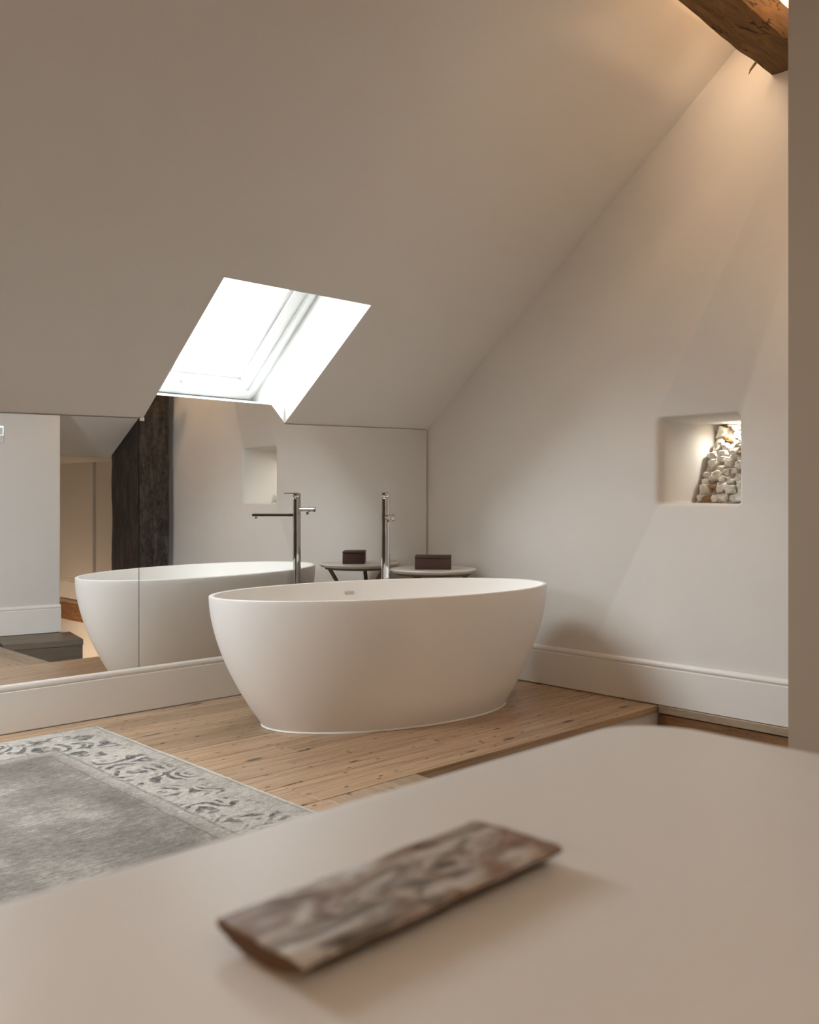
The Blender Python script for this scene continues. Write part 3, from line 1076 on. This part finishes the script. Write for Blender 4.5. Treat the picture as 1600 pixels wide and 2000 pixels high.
# ------------------------------------------------------------------ rug
RX0, RX1, RY0, RY1 = -4.75, -2.203, -3.25, -0.135
rcx, rcy = (RX0 + RX1) / 2, (RY0 + RY1) / 2
hw, hl = (RX1 - RX0) / 2, (RY1 - RY0) / 2
bm = B()
nx, ny = 90, 110
grid = []
for j in range(ny + 1):
    row = []
    for i in range(nx + 1):
        X = -hw + 2 * hw * i / nx
        Y = -hl + 2 * hl * j / ny
        ed = min(hw - abs(X), hl - abs(Y))
        zz = 0.009 + 0.0012 * noise.noise(Vector((X * 9, Y * 9, 0))) if ed > 1e-6 else 0.002
        jx = 0.004 * noise.noise(Vector((X * 30, Y * 30, 5))) if ed < 1e-6 else 0
        row.append(bm.verts.new((X + (jx if abs(abs(X) - hw) < 1e-6 else 0), Y + (jx if abs(abs(Y) - hl) < 1e-6 else 0), zz)))
    grid.append(row)
for j in range(ny):
    for i in range(nx):
        bm.faces.new((grid[j][i], grid[j][i + 1], grid[j + 1][i + 1], grid[j + 1][i]))
ring_ = grid[0] + [grid[j][nx] for j in range(1, ny + 1)] + grid[ny][:-1][::-1] + [grid[j][0] for j in range(ny - 1, 0, -1)]
low = [bm.verts.new((v.co.x, v.co.y, 0.0005)) for v in ring_]
for i in range(len(ring_)):
    j = (i + 1) % len(ring_)
    bm.faces.new((ring_[i], low[i], low[j], ring_[j]))
rug = obj('rug', bm, rug_mat(hw, hl), None, (rcx, rcy, 0), (0, 0, 0), smooth=60)
tag(rug, 'distressed grey rug with a dark floral border on the pine boards', 'rug')

# ------------------------------------------------------------------ ceiling beam at upper right
BS = 0.042     # slight skew of the beam


def beam_mesh(L, w, h, seg, seed, jit):
    bm = B()
    rr = []
    m = 5
    for i in range(seg + 1):
        x = -L * i / seg
        ring = []
        cr = [(-1, -1), (1, -1), (1, 1), (-1, 1)]
        for c in range(4):
            a, b_ = cr[c], cr[(c + 1) % 4]
            for k in range(m):
                t = k / m
                u = a[0] + (b_[0] - a[0]) * t
                v = a[1] + (b_[1] - a[1]) * t
                if k == 0:
                    u *= 0.965
                    v *= 0.965
                p = Vector((x * 2.2, u * 1.4 + seed, v * 1.4))
                n1 = noise.noise(p) * jit + noise.noise(p * 4.3) * jit * 0.45
                n2 = noise.noise(p + Vector((9, 9, 9))) * jit + noise.noise(p * 4.7 + Vector((3, 3, 3))) * jit * 0.45
                ring.append(Vector((x, u * w / 2 + n1, v * h / 2 + n2)))
        rr.append(ring)
    rings(bm, rr)
    return bm


beam = thing('ceiling_beam', 'rough hewn oak beam running into the gable at the upper right', 'beam', (-0.002, -2.277, 2.969))
bmb = beam_mesh(5.6, 0.185, 0.138, 220, 1.3, 0.0075)
for v in bmb.verts:
    v.co.y += v.co.x * BS
obj('timber', bmb, M_BEAM, beam, smooth=50)
bm = B()
tube(bm, (-0.143, 0.094, -0.055), (-0.160, 0.108, -0.085), 0.006, 0.0045, 8)
tube(bm, (-0.160, 0.108, -0.085), (-0.168, 0.113, -0.107), 0.0045, 0.001, 8)
obj('splinter', bm, M_BEAM, beam, smooth=60)

# ------------------------------------------------------------------ blackened post (seen in the mirror)
post = thing('timber_post', 'blackened rough timber post standing against the gable in the stair nook', 'post', (-0.213, -3.296, 0))
bm = B()
rr = []
for i in range(60):
    zv = -1.6 + 4.3 * i / 59
    ring = []
    for (u, v) in ((-1, -1), (-.4, -1), (.2, -1), (1, -1), (1, 0), (1, 1), (.3, 1), (-.4, 1), (-1, 1), (-1, .4), (-1, -.3)):
        j = 0.006 * noise.noise(Vector((u * 2, v * 2, zv * 3))) + 0.004 * noise.noise(Vector((u * 5, v * 5, zv * 11)))
        ring.append(Vector((u * 0.137 + j, v * 0.246 + j, zv)))
    rr.append(ring)
rings(bm, rr)
obj('timber', bm, M_POST, post, smooth=50)

# ------------------------------------------------------------------ small wall fitting on the pier (mirror, far left)
fit_p = PA + dv * 0.128
wf = thing('wall_fitting', 'small chrome and white fitting high on the pale pier', 'fitting', (fit_p.x, fit_p.y, 1.424), math.atan2(dv.y, dv.x))
bm = B()
box(bm, -0.07, 0.004, 0.001, 0.017, 0.0, 0.058)
bevel_all(bm, 0.004, 2)
obj('white_plate', bm, M_WINDOW, wf)
bm = B()
for (a0, a1, z0, z1) in ((-0.066, 0.0, 0.118, 0.126), (-0.066, 0.0, 0.0585, 0.062), (-0.004, 0.0, 0.062, 0.118), (-0.066, -0.062, 0.062, 0.118)):
    box(bm, a0, a1, 0.001, 0.018, z0, z1)
obj('chrome_frame', bm, M_CHROME, wf)
bm = B()
box(bm, -0.0615, -0.0045, 0.002, 0.010, 0.0625, 0.1175)
obj('screen', bm, plain('pale_screen', (0.5, 0.5, 0.48), 0.2), wf)

# ------------------------------------------------------------------ foreground table and wood piece
TZ = 0.72
TX0, TX1, TY0, TY1 = -4.75, -2.992, -4.4, -3.408
tbl = thing('white_table', 'smooth white table with rounded corner filling the foreground', 'table', ((TX0 + TX1) / 2, (TY0 + TY1) / 2, 0))
thx, thy = (TX1 - TX0) / 2, (TY1 - TY0) / 2


def rr_xy(hx, hy, r, z, n=14):
    out = []
    for (cx_, cy_, a0) in ((hx - r, hy - r, 0), (-hx + r, hy - r, 90), (-hx + r, -hy + r, 180), (hx - r, -hy + r, 270)):
        for k in range(n + 1):
            a = math.radians(a0 + 90 * k / n)
            out.append(Vector((cx_ + r * math.cos(a), cy_ + r * math.sin(a), z)))
    return out


bm = B()
RR, RE, THK = 0.10, 0.018, 0.055
rr = []
for k in range(9):
    a = -PI / 2 + PI * k / 8
    ins = RE * (1 - math.cos(a))
    zz = TZ - THK + RE + RE * math.sin(a) if k < 4 else (TZ - RE + RE * math.sin(a) if k > 4 else TZ - THK / 2)
    rr.append(rr_xy(thx - ins, thy - ins, RR - ins, zz))
rings(bm, rr)
obj('table_top', bm, M_TABLE, tbl, smooth=50)
bm = B()
rings(bm, [rr_xy(thx - 0.35, thy - 0.22, 0.08, 0.001), rr_xy(thx - 0.35, thy - 0.22, 0.08, TZ - THK - 0.001)])
obj('pedestal', bm, M_TABLE_UNDER, tbl, smooth=50)

# lens shaped weathered wood slice, flat top, bark underside
c0, c1, c2, c3 = (-3.712, -3.547), (-3.704, -3.642), (-3.439, -3.632), (-3.441, -3.537)
wl = thing('wood_slice', 'weathered silver brown slice of wood lying on the white table', 'wood', (-3.5955, -3.611, TZ + 0.0005), math.radians(2.2))
LX, LY = 0.1275, 0.0435
bmt, bmb = B(), B()
NX, NY = 44, 16
SC = 1.0


def zt(u, v):
    return 0.0145 + 0.0010 * noise.noise(Vector((u * 3.0, v * 2.2, 2))) + 0.0008 * noise.noise(Vector((u * 8, v * 6, 4)))


def edge_w(u, v):
    return 0.0012 * noise.noise(Vector((u * 2, v * 9, 7))) + 0.0008 * noise.noise(Vector((u * 9, v * 3, 1)))


top_g, bot_g = [], []
for i in range(NX + 1):
    u = -1 + 2 * i / NX
    rt_, rb_ = [], []
    for j in range(NY + 1):
        v = -1 + 2 * j / NY
        sx = u * LX * SC + (edge_w(v, u) if abs(u) == 1 else 0)
        sy = v * LY * SC + (edge_w(u, v) if abs(v) == 1 else 0)
        z_ = zt(u, v)
        if abs(v) > 0.9:
            z_ -= 0.0012
        rt_.append(Vector((sx, sy, z_)))
        zb_ = 0.0003 + (0.0092) * abs(v) ** 2.2 + 0.0006 * noise.noise(Vector((u * 7, v * 7, 0)))
        rb_.append(Vector((sx, sy, min(zb_, z_ - 0.003))))
    top_g.append(rt_)
    bot_g.append(rb_)
tv = [[bmt.verts.new(p) for p in r] for r in top_g]
bt = [[bmt.verts.new(p - Vector((0, 0, 0.002))) for p in r] for r in top_g]
for i in range(NX):
    for j in range(NY):
        bmt.faces.new((tv[i][j], tv[i + 1][j], tv[i + 1][j + 1], tv[i][j + 1]))
        bmt.faces.new((bt[i][j], bt[i][j + 1], bt[i + 1][j + 1], bt[i + 1][j]))
for i in range(NX):
    for j in (0, NY):
        bmt.faces.new((tv[i][j], tv[i + 1][j], bt[i + 1][j], bt[i][j]))
for j in range(NY):
    for i in (0, NX):
        bmt.faces.new((tv[i][j], tv[i][j + 1], bt[i][j + 1], bt[i][j]))
obj('top_face', bmt, M_DRIFT, wl, smooth=50)
tv = [[bmb.verts.new(p - Vector((0, 0, 0.0022))) for p in r] for r in top_g]
bt = [[bmb.verts.new(p) for p in r] for r in bot_g]
for i in range(NX):
    for j in range(NY):
        bmb.faces.new((tv[i][j], tv[i + 1][j], tv[i + 1][j + 1], tv[i][j + 1]))
        bmb.faces.new((bt[i][j], bt[i][j + 1], bt[i + 1][j + 1], bt[i + 1][j]))
for i in range(NX):
    for j in (0, NY):
        bmb.faces.new((tv[i][j], tv[i + 1][j], bt[i + 1][j], bt[i][j]))
for j in range(NY):
    for i in (0, NX):
        bmb.faces.new((tv[i][j], tv[i][j + 1], bt[i][j + 1], bt[i][j]))
ub = obj('bark_underside', bmb, M_BARK, wl, smooth=50)
ub['label'] = 'dark curved bark underside'
